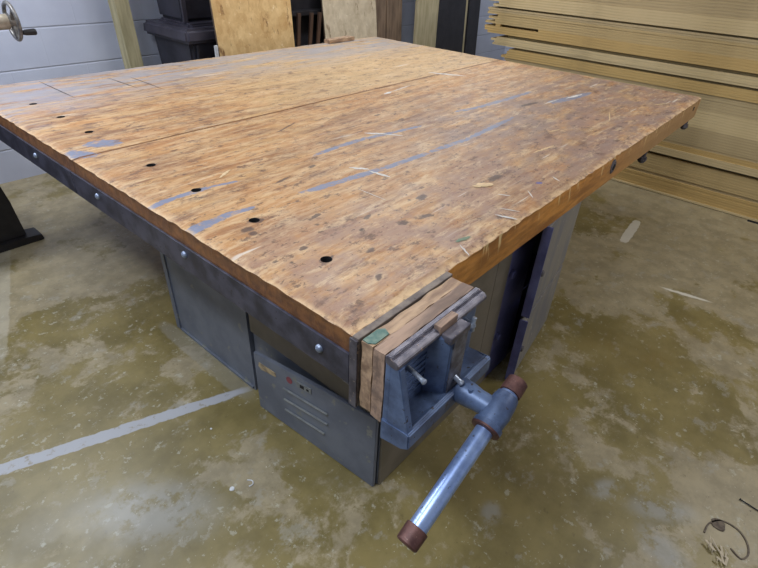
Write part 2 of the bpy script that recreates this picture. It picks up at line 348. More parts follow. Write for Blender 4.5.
M = dict(
    top=tabletop_mat(),    whitemark=simple('white_scrape', srgb(214, 210, 204), srgb(190, 184, 178), 60, .7), creammark=simple('cream_patch', srgb(214, 188, 148), srgb(196, 168, 128), 60, .7),
    greenmark=simple('green_fleck', srgb(104, 124, 104), srgb(120, 130, 106), 60, .7), bluemark=simple('blue_fleck', srgb(104, 106, 156), srgb(120, 112, 150), 60, .7),
    floor=floor_mat(), block=block_mat(),
    strip=simple('dark_steel', srgb(46, 46, 58), srgb(76, 76, 92), 14, .42, .3, speck=srgb(44, 38, 44)),
    rim=simple('bolt_steel', srgb(120, 132, 156), srgb(160, 172, 194), 40, .4, .5),
    cab=simple('locker_grey', srgb(92, 98, 112), srgb(112, 118, 130), 5, .42, .1, bump=.1, speck=srgb(122, 124, 120)),
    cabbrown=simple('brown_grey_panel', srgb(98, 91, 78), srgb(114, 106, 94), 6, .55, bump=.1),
    cabdoor=simple('worn_beige_door', srgb(134, 129, 120), srgb(112, 112, 118), 7, .5, .05, sc=(1.5, 1, .4), speck=srgb(158, 154, 146)),
    cabin=simple('violet_grey_steel', srgb(104, 106, 150), srgb(80, 80, 122), 9, .5, .2),
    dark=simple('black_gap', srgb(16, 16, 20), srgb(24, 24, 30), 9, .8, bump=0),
    iron=simple('blue_grey_iron', srgb(66, 80, 110), srgb(102, 122, 158), 16, .45, .25, speck=srgb(60, 56, 62), lo=.3, hi=.7),
    ironworn=simple('worn_iron', srgb(78, 76, 84), srgb(126, 128, 140), 26, .45, .45, speck=srgb(104, 74, 58)),
    jawtop=simple('greyed_jaw', srgb(98, 88, 84), srgb(130, 118, 108), 30, .6, .05, speck=srgb(64, 58, 60)),
    rail=simple('worn_rail', srgb(78, 76, 88), srgb(116, 112, 120), 26, .42, .4, speck=srgb(150, 130, 118)),
    irondark=simple('dark_iron', srgb(62, 58, 64), srgb(94, 90, 96), 24, .6, .2, speck=srgb(150, 136, 118)),
    pipe=simple('galvanised_pipe', srgb(124, 146, 194), srgb(156, 178, 220), 22, .32, .55, speck=srgb(108, 116, 134)),
    cap=simple('rusty_cap', srgb(78, 50, 48), srgb(110, 76, 70), 30, .55, .35, speck=srgb(140, 110, 100)),
    boltw=simple('bright_bolt', srgb(178, 188, 204), srgb(142, 150, 166), 60, .35, .5),
    vwood=wood('weathered_vise_wood', srgb(138, 112, 92), srgb(186, 156, 126), sc=(.25, 1.4, 1), scale=34, dark=srgb(84, 66, 58)),
    vwood2=wood('greyed_vise_wood', srgb(120, 100, 88), srgb(168, 140, 120), sc=(.2, 1.5, 1), scale=34, dark=srgb(70, 58, 56)),
    teal=simple('teal_paint', srgb(76, 108, 100), srgb(116, 134, 120), 50, .6),
    osb=osb_mat('strand_board', srgb(224, 194, 140), srgb(184, 146, 92), srgb(128, 92, 56), srgb(238, 218, 176)),
    osb2=osb_mat('pale_strand_board', srgb(222, 206, 178), srgb(188, 170, 142), srgb(150, 128, 102), srgb(236, 226, 206)),
    edge=wood('dark_board_edge', srgb(70, 56, 48), srgb(98, 80, 64)),
    post=wood('greenish_post', srgb(148, 140, 108), srgb(178, 168, 134), dark=srgb(100, 88, 60)),
    plank=wood('olive_pale_plank', srgb(166, 154, 120), srgb(190, 178, 146), dark=srgb(136, 124, 92)),
    brown=wood('brown_timber', srgb(98, 80, 66), srgb(136, 114, 94), dark=srgb(62, 50, 44)),
    slat=wood('dark_red_slat', srgb(66, 46, 36), srgb(92, 66, 48)),
    tote=simple('black_plastic', srgb(34, 34, 44), srgb(48, 48, 60), 8, .5, bump=.1),
    totelid=simple('charcoal_plastic', srgb(46, 44, 56), srgb(60, 58, 70), 8, .45, bump=.1),
    panel=simple('black_panel', srgb(34, 32, 36), srgb(46, 44, 48), 8, .5, bump=.1),
    latch=simple('brown_latch', srgb(110, 74, 52), srgb(84, 56, 44), 20, .5),
    machine=simple('black_cast_iron', srgb(24, 22, 24), srgb(36, 33, 34), 12, .5, .1),
    wheel=simple('grey_handwheel', srgb(92, 90, 92), srgb(140, 136, 130), 30, .4, .5),
    brass=simple('dull_brass', srgb(150, 138, 120), srgb(176, 164, 146), 30, .45, .3),
    tan=simple('tan_label', srgb(176, 156, 120), srgb(126, 112, 92), 40, .7),
    red=simple('faded_red', srgb(140, 64, 70), srgb(110, 60, 70), 40, .6),
    louver=simple('pale_louver', srgb(132, 134, 132), srgb(112, 116, 118), 30, .5, .1),
    white=simple('white_chip', srgb(206, 208, 210), srgb(188, 190, 194), 50, .7),
    chip=wood('pale_wood_chip', srgb(158, 146, 124), srgb(186, 172, 148), sc=(1, .3, 1), scale=60),
    bark=simple('dark_shaving', srgb(70, 58, 48), srgb(100, 88, 74), 60, .7),
    ceil=simple('ceiling_white', srgb(200, 200, 200), srgb(208, 208, 208), 4, .8, bump=0),
)

# ---------------------------------------------------------------- the setting
X0, X1, Y0, Y1, ZC = -3.2, 7.2, -3.6, 3.542, 3.0
b = bmesh.new(); box(b, X0-.1, X1+.1, Y0-.1, Y1+.1, -.12, 0); struct('floor', b, M['floor'])
b = bmesh.new(); box(b, X0-.1, X1+.1, Y0-.1, Y1+.1, ZC, ZC+.1); struct('ceiling', b, M['ceil'])
b = bmesh.new(); box(b, X0, X1, Y1, Y1+.1, 0, ZC); struct('wall_back', b, M['block'])
b = bmesh.new(); box(b, X0, X1, Y0-.1, Y0, 0, ZC); struct('wall_front', b, M['block'])
b = bmesh.new(); box(b, X0-.1, X0, Y0, Y1, 0, ZC); struct('wall_left', b, M['block'])
b = bmesh.new(); box(b, X1, X1+.1, Y0, Y1, 0, ZC); struct('wall_right', b, M['block'])

# ---------------------------------------------------------------- workbench top
bench = thing('workbench', 'large square workbench top of worn orange-brown maple with blue-grey paint streaks', 'workbench', (1.48, 1.28, 0))
OFF = (-1.48, -1.28, 0)
L, D, ZT, ZB = 2.9695, 2.57, .84, .735
holes = [(.166, .249), (.168, .543), (.165, .83), (.168, 1.11), (.168, 1.583), (.168, 1.845), (.157, 2.113)]
FLECKS = [((.975, .86), (1.035, .785), .011, 2), ((1.02, .80), (1.07, .73), .007, 2), ((.65, .636), (.69, .575), .009, 2), ((.678, .565), (.69, .48), .008, 2),
    ((.538, .485), (.539, .37), .0018, 2), ((2.16, 1.40), (2.27, 1.19), .018, 2), ((1.53, 1.225), (1.60, 1.235), .014, 2), ((1.6, 1.235), (1.80, 1.262), .005, 2),
    ((.27, .86), (.336, .896), .007, 3), ((.70, .075), (.722, .012), .006, 2), ((.75, .09), (.775, .03), .003, 2), ((.84, .146), (.86, .11), .004, 2),
    ((.44, .0), (.47, .05), .003, 2), ((1.1, .05), (1.12, .085), .004, 2), ((.9, .05), (.94, .09), .003, 2), ((2.25, .53), (2.42, .51), .012, 2), ((2.05, .56), (2.2, .55), .006, 2),
    ((.835, .237), (.905, .205), .019, 3), ((.475, .068), (.53, .055), .009, 4), ((1.02, .10), (1.04, .085), .009, 5), ((1.3, .25), (1.45, .23), .007, 3), ((1.6, .33), (1.68, .31), .006, 3),
    ((.328, 2.52), (.332, 2.10), .0025, 1), ((.62, 2.40), (.633, 2.10), .0025, 1), ((.718, 2.35), (.718, 1.99), .0025, 1), ((2.0, .2), (2.16, .26), .004, 3), ((2.5, .15), (2.62, .1), .005, 3)]
def slab(y0, y1, outer0, outer1, hs):
    xs = [0, .006, .02] + lin(.03, 1.3, 170) + lin(1.313, L - .05, 115) + [L - .02, L - .006, L]
    ys = [y0, y0 + .006, y0 + .02] + lin(y0 + .03, y1 - .03, 180 if outer0 else 90) + [y1 - .02, y1 - .006, y1]
    zs = [ZB, ZB + .03, ZB + .06, ZT - .016, ZT - .006, ZT]
    def fn(p, i, j, k, nx, ny, nz):
        q = p.copy(); dx = min(p.x, L - p.x); dy = min((p.y - y0) if outer0 else 9, (y1 - p.y) if outer1 else 9)
        d = min(dx, dy)
        if k == nz and d < .03:
            q.z -= (.03 - d) / .03 * (.0045 + .006 * max(0, noise.noise(p * 9 + Vector((3, 1, 0))))) 
        if d < .001 and k >= nz - 2:
            a = .002 + .008 * abs(noise.noise(Vector((p.x * 14, p.y * 14, 2 + p.z * 12))))
            if dx < .001: q.x += a if p.x < 1 else -a
            if dy < .001: q.y += a if p.y < y0 + .5 else -a
        # rounded outer corners at the right end
        if L - p.x < .05 and dy < .05:
            cx, cy = L - .05, (y0 + .05 if p.y < (y0 + y1) / 2 else y1 - .05)
            v = Vector((p.x - cx, p.y - cy)); mx = max(abs(v.x), abs(v.y))
            if mx > 0 and v.length > 1e-6:
                v = v * (mx / v.length); q.x = cx + v.x; q.y = cy + v.y
        if k == nz: q.z += .0012 * noise.noise(p * 4)
        return q
    bm = gridbox(xs, ys, zs, fn)
    o = link('tabletop_slab', bm, M['top'], bench, loc=OFF)
    if hs:
        cb = bmesh.new()
        for hx, hy in hs:
            lathe(cb, (hx, hy, ZB - .02), (hx, hy, ZT + .02), [(0, .0155), (1, .0155)], 18)
        me = bpy.data.meshes.new('cut'); bmesh.ops.recalc_face_normals(cb, faces=cb.faces); cb.to_mesh(me); cb.free()
        co = bpy.data.objects.new('cut', me); C.objects.link(co); co.location = o.matrix_world.translation
        o.location = (0, 0, 0); o.parent = None; co.location = (0, 0, 0)
        md = o.modifiers.new('b', 'BOOLEAN'); md.operation = 'DIFFERENCE'; md.object = co; md.solver = 'EXACT'
        bpy.context.view_layer.update()
        nm = bpy.data.meshes.new_from_object(o.evaluated_get(bpy.context.evaluated_depsgraph_get()))
        o.modifiers.clear(); o.data = nm; bpy.data.objects.remove(co); o.parent = bench; o.location = OFF
    import numpy as np
    nm = o.data
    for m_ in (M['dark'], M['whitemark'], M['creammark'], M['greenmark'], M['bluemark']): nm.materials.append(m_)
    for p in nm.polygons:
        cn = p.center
        if abs(p.normal.z) < .5 and any((cn.x - hx) ** 2 + (cn.y - hy) ** 2 < .02 ** 2 for hx, hy in hs): p.material_index = 1  # near-black hole walls: shade inside the dog holes put into the colour
    # thin scrapes and flecks as slivers lying on the surface
    bm = bmesh.new(); bm.from_mesh(nm)
    for (ax, ay), (bx, by), w_, mi in FLECKS:
        if not (y0 < (ay + by) / 2 < y1): continue
        d = Vector((bx - ax, by - ay)); n_ = Vector((-d.y, d.x)).normalized(); N_ = 9; up = []; lo = []
        for q in range(N_ + 1):
            t = q / N_; c_ = Vector((ax, ay)) + d * t; w2 = w_ * (math.sin(math.pi * min(.97, max(.03, t))) ** .6) * (.75 + .5 * abs(noise.noise(Vector((ax * 30 + q * 1.7, ay * 20, 0)))))
            c_ += n_ * w_ * .5 * noise.noise(Vector((q * .8, ax * 40, ay * 9)))
            up.append(bm.verts.new((c_.x + n_.x * w2, c_.y + n_.y * w2, ZT + .0012))); lo.append(bm.verts.new((c_.x - n_.x * w2, c_.y - n_.y * w2, ZT + .0012)))
        for q in range(N_):
            f = bm.faces.new((lo[q], lo[q+1], up[q+1], up[q])); f.material_index = mi
            f.normal_update()
            if f.normal.z < 0: f.normal_flip()
    bm.to_mesh(nm); bm.free()
    co_ = np.empty(len(nm.vertices) * 3); nm.vertices.foreach_get('co', co_); co_ = co_.reshape(-1, 3)
    A = np.zeros((len(co_), 4)); A[:, 0] = field(co_[:, 0], co_[:, 1], BLUE); A[:, 1] = field(co_[:, 0], co_[:, 1], DARK); A[:, 3] = 1
    at = nm.attributes.get('marks') or nm.attributes.new('marks', 'FLOAT_COLOR', 'POINT'); at.data.foreach_set('color', A.ravel())
    return o
slab(0, 1.3325, True, False, [h for h in holes if h[1] < 1.33])
slab(1.3365, D, False, True, [h for h in holes if h[1] > 1.34])
# steel strip on the left edge
bm = bmesh.new(); box(bm, -.007, -.0005, .004, 1.36, .704, .789, bev=.001); box(bm, -.007, -.0005, 1.364, D - .02, .704, .789, bev=.001)
st = link('edge_strip', bm, M['strip'], bench, loc=OFF)
for y, z in ((.093, .752), (.636, .762), (1.164, .762), (1.694, .758), (2.2, .758)):
    bm = bmesh.new(); lathe(bm, (-.0072, y, z), (-.016, y, z), [(0, .0105), (.45, .010), (.8, .007), (1, .003)], 18)
    link('bolt', bm, M['rim'], st, smooth=True)
# screws hanging under the right-hand edge and a socket in the side
for x, z in ((2.088, .692), (2.852, .700)):
    bm = bmesh.new(); cyl(bm, (x, .022, .7345), (x, .022, z - .012), .012, 14); lathe(bm, (x, .022, z), (x, .022, z - .03), [(0, .02), (.6, .022), (1, .012)], 6)
    link('hanger_bolt', bm, M['irondark'], bench, loc=OFF)
bm = bmesh.new(); lathe(bm, (1.525, .004, .795), (1.525, -.003, .795), [(0, .03), (.5, .03), (1, .024)], 20); lathe(bm, (1.525, -.002, .795), (1.525, -.005, .795), [(0, .012), (1, .012)], 12, 1)
link('side_socket', bm, [M['irondark'], M['dark']], bench, loc=OFF)
bm = bmesh.new(); lathe(bm, (2.80, .005, .80), (2.80, -.001, .80), [(0, .014), (1, .012)], 16)
link('side_plug', bm, M['dark'], bench, loc=OFF)

# ---------------------------------------------------------------- locker cabinets under the top
def cabinet_shell(bm, x0, x1, y0, y1, z0, z1, t=.012):
    box(bm, x0, x1, y0, y1, z0, z1, bev=.003)
cA = thing('locker_cabinet', 'plain blue-grey steel locker cabinet under the bench, behind the one with louvres', 'cabinet', (.52, 1.0, 0))
bm = bmesh.new(); box(bm, .212, .83, .716, 1.29, 0, .735, bev=.003); link('body', bm, M['cab'], cA, loc=(-.52, -1.0, 0))
for a_, b2, c2 in ((.206, 1.268, 1.297), (.208, .716, .726)):
    bm = bmesh.new(); box(bm, a_, .212, b2, c2, .0, .734); link('corner_trim', bm, M['cab'], cA, loc=(-.52, -1.0, 0))
bm = bmesh.new(); box(bm, .204, .2115, .73, 1.26, .0, .012); link('base_rail', bm, M['cab'], cA, loc=(-.52, -1.0, 0))

cB = thing('locker_cabinet', 'nearest grey locker cabinet with louvred ajar door below the vise corner', 'cabinet', (.52, .4, 0))
o_ = (-.52, -.4, 0)
bm = bmesh.new(); box(bm, .222, .80, .083, .708, 0, .735, bev=.003); link('body', bm, M['cab'], cB, loc=o_)
bm = bmesh.new(); box(bm, .208, .2215, .083, .70, .318, .734, bev=.002); link('header_panel', bm, M['cabbrown'], cB, loc=o_)  # brown panel tone also carries the bench top's brownish shade
# door: hinged at y=.09, open a touch at y=.65
bm = bmesh.new()
prism(bm, [(.0, .004), (.553, .004), (.553, .284), (.0, .340)], 0, -.014, 0, bev=.002)
dr = link('door', bm, M['cab'], cB); dr.location = (.2155 - .52, .085 - .4, 0); dr.rotation_euler = (0, 0, math.radians(3.6))
for (ya, yb, za, zb) in ((.405, .195, .200, .216), (.405, .195, .145, .166), (.405, .21, .092, .107)):
    bm = bmesh.new(); prism(bm, [(ya, za), (yb, zb), (yb, zb + .009), (ya, za + .009)], 0, -.021, -.0145, bev=.002)
    link('louver', bm, M['louver'], dr)
bm = bmesh.new(); prism(bm, [(.53, .232), (.515, .222), (.44, .233), (.44, .252), (.525, .252)], 0, -.0155, -.0142); link('paper_label', bm, M['tan'], dr)
bm = bmesh.new(); lathe(bm, (-.0142, .372, .262), (-.0158, .372, .262), [(0, .014), (1, .014)], 18); link('round_sticker', bm, M['red'], dr)
bm = bmesh.new(); prism(bm, [(.335, .258), (.268, .266), (.268, .290), (.335, .283)], 0, -.017, -.0142); prism(bm, [(.318, .265), (.30, .267), (.30, .281), (.318, .279)], 0, -.018, -.0171, 1); prism(bm, [(.288, .27), (.278, .271), (.278, .279), (.288, .278)], 0, -.018, -.0171, 1)
link('lock_plate', bm, [M['louver'], M['dark']], dr)

cC = thing('locker_cabinet', 'locker cabinet with two ajar beige doors beneath the right-hand bench edge', 'cabinet', (1.14, .4, 0))
o_ = (-1.14, -.4, 0)
bm = bmesh.new()
box(bm, .81, 1.464, .70, .712, 0, .735); box(bm, .81, .822, .083, .70, 0, .735); box(bm, 1.452, 1.464, .083, .70, 0, .735)
box(bm, .822, 1.452, .083, .70, 0, .014); box(bm, .822, 1.452, .083, .70, .721, .735)
link('body', bm, M['cab'], cC, loc=o_)
bm = bmesh.new(); box(bm, .824, 1.45, .10, .699, .325, .337); link('shelf', bm, M['cabin'], cC, loc=o_)
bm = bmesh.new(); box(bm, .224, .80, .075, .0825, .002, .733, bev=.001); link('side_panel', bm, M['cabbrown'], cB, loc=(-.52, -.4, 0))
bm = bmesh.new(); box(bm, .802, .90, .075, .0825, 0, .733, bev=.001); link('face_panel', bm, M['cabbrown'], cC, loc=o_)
bm = bmesh.new(); box(bm, .903, 1.09, .078, .10, .0, .733, bev=.002)
for z in (.22, .52): cyl(bm, (.93, .079, z), (.93, .064, z), .016, 14)
link('jamb', bm, M['cabin'], cC, loc=o_)
for z0, z1, nm in ((.0, .325, 'lower'), (.34, .732, 'upper')):
    ang = math.atan2(-.071, -.50)   # from hinge toward the free edge
    W = .505
    bm = bmesh.new(); box(bm, 0, W, -.010, .010, z0 + .004, z1, bev=.002)
    box(bm, W - .003, W + .0022, -.0115, .020, z0 + .004, z1, 1)
    d = link('door', bm, [M['cabdoor'], M['cabin']], cC); d.location = (1.463 - 1.14, .072 - .4, 0); d.rotation_euler = (0, 0, ang)
    zl = z0 + (z1 - z0) * .46
    bm = bmesh.new(); lathe(bm, (W - .05, .010, zl), (W - .05, .020, zl), [(0, .013), (.7, .013), (1, .009)], 16); box(bm, W - .066, W - .058, .010, .018, zl - .016, zl + .004)
    link('latch', bm, M['irondark'], d)
cB_r = None

# ---------------------------------------------------------------- bench vise
vx, vy, vz = .16, -.09, .65
vise = thing('bench_vise', 'blue-grey cast iron woodworking vise bolted to the near corner of the bench', 'vise', (vx, vy, vz))
vo_ = (-vx, -vy, -vz)
def vp(name, bm, m, parent=None, smooth=False):
    if parent is None: return link(name, bm, m, vise, smooth, vo_)
    return link(name, bm, m, parent, smooth)
bm = bmesh.new(); box(bm, -.003, .335, -.019, -.001, .65, .842, bev=.002); rj = vp('rear_jaw', bm, M['jawtop'])
bm = bmesh.new(); box(bm, -.008, -.0032, -.0195, .002, .645, .838, bev=.001); vp('end_plate', bm, M['irondark'], rj)
def rough_block(x0, x1, y0, y1, z0, z1, amp=.0025, seed=0):
    def fn(p, i, j, k, nx, ny, nz):
        n = noise.noise_vector(p * 28 + Vector((seed, 0, 0)))
        return p + n * amp
    return gridbox(lin(x0, x1, 40), lin(y0, y1, 4), lin(z0, z1, 14), fn)
jb = vp('wood_jaw_block', rough_block(.002, .325, -.053, -.0225, .648, .838, .003, 5), M['vwood'])
bm = bmesh.new(); prism(bm, [(.004, -.0245), (.05, -.0245), (.062, -.034), (.055, -.051), (.012, -.0515), (.003, -.04)], 2, .8385, .8415)
vp('teal_paint_patch', bm, M['teal'], jb)
vp('wood_jaw_block', rough_block(.000, .322, -.087, -.0565, .646, .841, .0025, 9), M['vwood2'])
# front jaw casting
bm = bmesh.new()
box(bm, 0, .322, -.104, -.0895, .62, .838, bev=.003)                      # plate
prism(bm, [(-.0895, .843), (-.103, .845), (-.106, .839), (-.114, .841), (-.122, .835), (-.124, .828), (-.119, .821), (-.104, .822), (-.0895, .826)], 0, -.003, .325, 1, bev=.0015)   # rail
prism(bm, [(-.104, .830), (-.126, .826), (-.16, .667), (-.165, .64), (-.104, .62)], 0, -.002, .016, 0, bev=.002)    # left web
prism(bm, [(-.0895, .60), (-.150, .612), (-.168, .626), (-.166, .668), (-.158, .671), (-.15, .664), (-.0895, .664)], 0, -.0045, .326, 0, bev=.003)   # tray
prism(bm, [(.118, -.104), (.148, -.149), (.205, -.149), (.208, -.104)], 2, .655, .826, 0, bev=.003)     # dog housing
box(bm, .138, .212, -.152, -.124, .815, .834, 1, bev=.003)
for k in range(7):                                                        # cast ribs on the plate
    box(bm, .018, .125, -.107, -.1035, .69 + k * .017, .696 + k * .017, 0)
fj = vp('front_jaw', bm, [M['iron'], M['rail']])
bm = bmesh.new(); box(bm, .135, .200, -.1235, -.106, .80, .851, bev=.002); vp('sliding_dog', bm, M['vwood2'])
bm = bmesh.new(); box(bm, .151, .203, -.1525, -.1495, .66, .822, bev=.001); vp('mottled_face_plate', bm, M['ironworn'], fj)
def bolt(a, b_, r, wing=False):
    bm = bmesh.new(); a = Vector(a); b_ = Vector(b_); cyl(bm, a, b_, r, 14)
    d = (b_ - a).normalized(); lathe(bm, b_ - d * .002, b_ + d * .006, [(0, r * 1.05), (.7, r * 1.25), (1, r * .8)], 12)
    if wing:
        s_ = Vector((0, 0, 1)); cyl(bm, b_ + s_ * .003, b_ + s_ * .02 + Vector((.006, 0, 0)), r * .9, 10); cyl(bm, b_ - s_ * .003, b_ - s_ * .018 + Vector((.004, 0, 0)), r * .9, 10)
    vp('jaw_bolt', bm, M['boltw'], None, True)
bolt((.056, -.104, .782), (.046, -.152, .782), .0055)
bolt((.272, -.104, .782), (.258, -.132, .790), .0065, True)
bolt((.177, -.150, .70), (.180, -.168, .69), .0065)
# screw sleeve, hub and handle
sx, sz = .193, .655
hc = Vector((sx, -.262, sz))
bm = bmesh.new(); lathe(bm, (sx, -.160, sz), (sx, -.245, sz), [(0, .029), (.05, .031), (.35, .030), (.6, .026), (1, .026)], 32)
lathe(bm, (sx - .012, -.195, sz + .024), (sx - .012, -.195, sz + .032), [(0, .006), (1, .005)], 6)
vp('screw_sleeve', bm, M['iron'], None, True)
bm = bmesh.new(); cyl(bm, (sx, -.088, sz), (sx, .07, sz), .015, 20)
vp('screw', bm, M['ironworn'], None, True)
for x in (.05, .27):
    bm = bmesh.new(); cyl(bm, (x, -.088, .635), (x, .07, .635), .009, 16); vp('guide_rod', bm, M['ironworn'], None, True)
e0 = Vector((-.118, -.262, .528)); dirh = (hc - e0).normalized()
bm = bmesh.new(); h0 = hc - dirh * .050; h1 = hc + dirh * .045
lathe(bm, h0, h1, [(0, .030), (.03, .034), (.16, .034), (.18, .030), (.5, .032), (.85, .029), (1, .026)], 32)
vp('handle_hub', bm, [M['iron']], None, True)
bm = bmesh.new(); lathe(bm, h0 - dirh * .003, h0 + dirh * .004, [(0, .026), (.2, .033), (.8, .0345), (1, .031)], 32)
vp('hub_collar', bm, M['cap'], None, True)
e1 = hc + dirh * .092
bm = bmesh.new(); cyl(bm, e0 + dirh * .01, e1 - dirh * .01, .0205, 32)
hd = vp('handle', bm, M['pipe'], None, True)
for a, d in ((e0, dirh), (e1, -dirh)):
    bm = bmesh.new(); lathe(bm, a, a + d * .04, [(0, .0205), (.08, .0242), (.85, .025), (.97, .0248), (1, .0215)], 32)
    vp('pipe_cap', bm, M['cap'], hd, True)

# ---------------------------------------------------------------- scrap on the bench
bm = rough_block(-.14, .14, -.03, .03, 0, .026, .004, 3)
o = link('wood_scrap', bm, M['vwood']); o.location = (2.50, 2.52, .8425); o.rotation_euler = (0, 0, .02)
tag(o, 'small rough tan offcut lying at the far edge of the workbench', 'wood scrap')

# ---------------------------------------------------------------- things by the back wall
def board(name, label, cat, x0, x1, ya, lean, z1, t, mat, tilt=0, edge=None, group=None, mi_edge=True):
    """upright board: foot at y=ya, leaning back by lean per metre"""
    bm = bmesh.new(); w_ = x1 - x0
    box(bm, -w_/2, w_/2, 0, t, 0, z1, 0, bev=min(.004, t * .15))
    mats = [mat]
    if edge:
        mats.append(edge)
        for f in bm.faces:
            if abs(f.normal.y) < .5 if f.normal.length else False: f.material_index = 1
        bm.normal_update()
        for f in bm.faces: f.material_index = 1 if abs(f.normal.x) > .7 else 0
    o = link(name, bm, mats); o.location = ((x0 + x1) / 2, ya, 0); o.rotation_euler = (-math.atan(lean), tilt, 0)
    return tag(o, label, cat, group)
board('wooden_post', 'pale greenish square post standing against the white block wall', 'post', 1.165, 1.265, 3.26, .06, 2.7, .10, M['post'], tilt=0)
tt = thing('storage_tote', 'black plastic tote with overhanging lid behind the workbench', 'tote', (1.75, 3.12, 0))
def taper_box(bm, x0, x1, y0, y1, z0, z1, ins, mi=0):
    b_ = bmesh.new(); v = [b_.verts.new(p) for p in ((x0+ins, y0+ins, z0), (x1-ins, y0+ins, z0), (x1-ins, y1-ins, z0), (x0+ins, y1-ins, z0), (x0, y0, z1), (x1, y0, z1), (x1, y1, z1), (x0, y1, z1))]
    for f in ((0,3,2,1),(4,5,6,7),(0,1,5,4),(1,2,6,5),(2,3,7,6),(3,0,4,7)): b_.faces.new([v[i] for i in f])
    bmesh.ops.bevel(b_, geom=list(b_.edges), offset=.02, segments=3, affect='EDGES'); merge(bm, b_, mi)
bm = bmesh.new(); taper_box(bm, -.34, .34, -.25, .25, 0, .90, .05)
for k in range(4): box(bm, -.30 + k * .17, -.28 + k * .17, -.262, -.24, .15, .86, 0, bev=.004)
link('bin_body', bm, M['tote'], tt, True)
bm = bmesh.new(); taper_box(bm, -.38, .38, -.29, .29, .875, .965, -.006); taper_box(bm, -.30, .30, -.21, .21, .955, .985, 0); link('lid', bm, M['totelid'], tt, True)
bm = bmesh.new(); box(bm, -.13, -.05, -.312, -.288, .90, .945, bev=.004); link('lid_latch', bm, M['latch'], tt)
t2 = thing('tool_case', 'black plastic case stacked on top of the dark lidded tote', 'case', (1.78, 3.16, .985))
bm = bmesh.new(); taper_box(bm, -.32, .30, -.16, .19, .0, .34, .01); link('case_body', bm, M['tote'], t2, True)
bm = bmesh.new(); taper_box(bm, -.325, .305, -.165, .195, .345, .42, 0); link('case_lid', bm, M['totelid'], t2, True)
bm = bmesh.new(); box(bm, -.325, -.29, -.18, -.16, -.0, .3, bev=.004); link('corner_rib', bm, M['totelid'], t2)

board('strand_board_sheet', 'yellowish flake board leaning upright in front of the black tote', 'board', 1.53, 2.205, 2.645, .085, 1.95, .018, M['osb'], edge=M['edge'])
board('thin_stick', 'thin pale stick standing at the left edge of the yellowish flake board', 'stick', 1.497, 1.52, 2.70, .01, .875, .014, M['white'])
# dark rack with leaning slats
rk = thing('storage_rack', 'dark open rack in the gap between the two flake boards', 'rack', (2.74, 3.36, 0))
bm = bmesh.new(); box(bm, -.30, .42, .02, .12, 0, 1.6, bev=.004); link('back_panel', bm, M['panel'], rk)
bm = bmesh.new(); box(bm, -.30, .42, -.10, .018, .93, .965, bev=.003); link('shelf', bm, M['panel'], rk)
for a_ in (-.30, .39):
    bm = bmesh.new(); box(bm, a_, a_ + .03, -.10, .018, 0, .928); link('side_panel', bm, M['panel'], rk)
for k, (x, tl) in enumerate(((2.55, .10), (2.66, .14), (2.75, .15))):
    board('wood_strip', ('left', 'middle', 'right')[k] + ' one of three thin reddish-brown slats leaning in the dark rack gap', 'slat', x, x + .035, 3.15, .02, .97, .02, M['slat'], tilt=tl, group='reddish slats in the rack')
board('strand_board_sheet', 'pale whitish flake board leaning upright near the middle of the back wall', 'board', 2.95, 3.67, 3.06, .12, 2.3, .02, M['osb2'], edge=M['edge'])
board('dark_board', 'narrow black-brown board on the right of the pale flake board', 'board', 3.60, 3.78, 3.22, .07, 2.3, .02, M['panel'])
board('brown_plank', 'brown timber plank standing just right of the black-brown board', 'plank', 3.785, 3.97, 3.25, .05, 2.2, .045, M['brown'])
board('brown_plank', 'lighter brown timber plank next to the bare block wall', 'plank', 3.985, 4.24, 3.25, .05, 2.2, .045, M['brown'])
board('pale_plank', 'wide pale olive plank leaning on the wall left of the wide black board', 'plank', 4.30, 4.70, 3.12, .06, 2.3, .035, M['plank'], tilt=.06)
board('black_board', 'wide black board with a thin pale edge leaning beside the olive plank', 'panel', 4.72, 5.50, 3.24, .05, 2.4, .03, M['panel'])
board('thin_batten', 'thin pale batten along the right edge of the wide black board', 'batten', 5.505, 5.54, 3.24, .05, 2.4, .03, M['plank'])
board('black_board', 'narrow black board at the end of the row, left of the lumber stack', 'panel', 5.58, 5.84, 3.24, .05, 2.4, .03, M['panel'])

# ---------------------------------------------------------------- stack of plywood sheets
def ply_mat(name, a, b_):
    m = NT(name, .7); n = m.noise(3, 5, .65, sc=(1, .35, 14)); n2 = m.noise(24, 5, .7, sc=(1, .06, 1.6), off=3)
    c = m.mix(m.ramp(n, .35, .65), a, b_)
    c = m.mix(m.ramp(n2, .52, .68, 0, .6), c, tuple(v * .62 for v in a[:3]) + (1,))
    m.bump(n2, .001, .5); return m.out(c)
P1 = ply_mat('plywood_tan', srgb(160, 138, 92), srgb(190, 166, 118))
P2 = ply_mat('plywood_grey', srgb(154, 136, 98), srgb(186, 166, 126))
P3 = ply_mat('plywood_orange', srgb(166, 138, 84), srgb(194, 164, 106))
P4 = ply_mat('plywood_pale', srgb(176, 156, 112), srgb(202, 182, 140))
P5 = ply_mat('plywood_gap_shade', srgb(112, 100, 68), srgb(140, 126, 88))  # darker tone paints the gap shade onto the recessed sheets
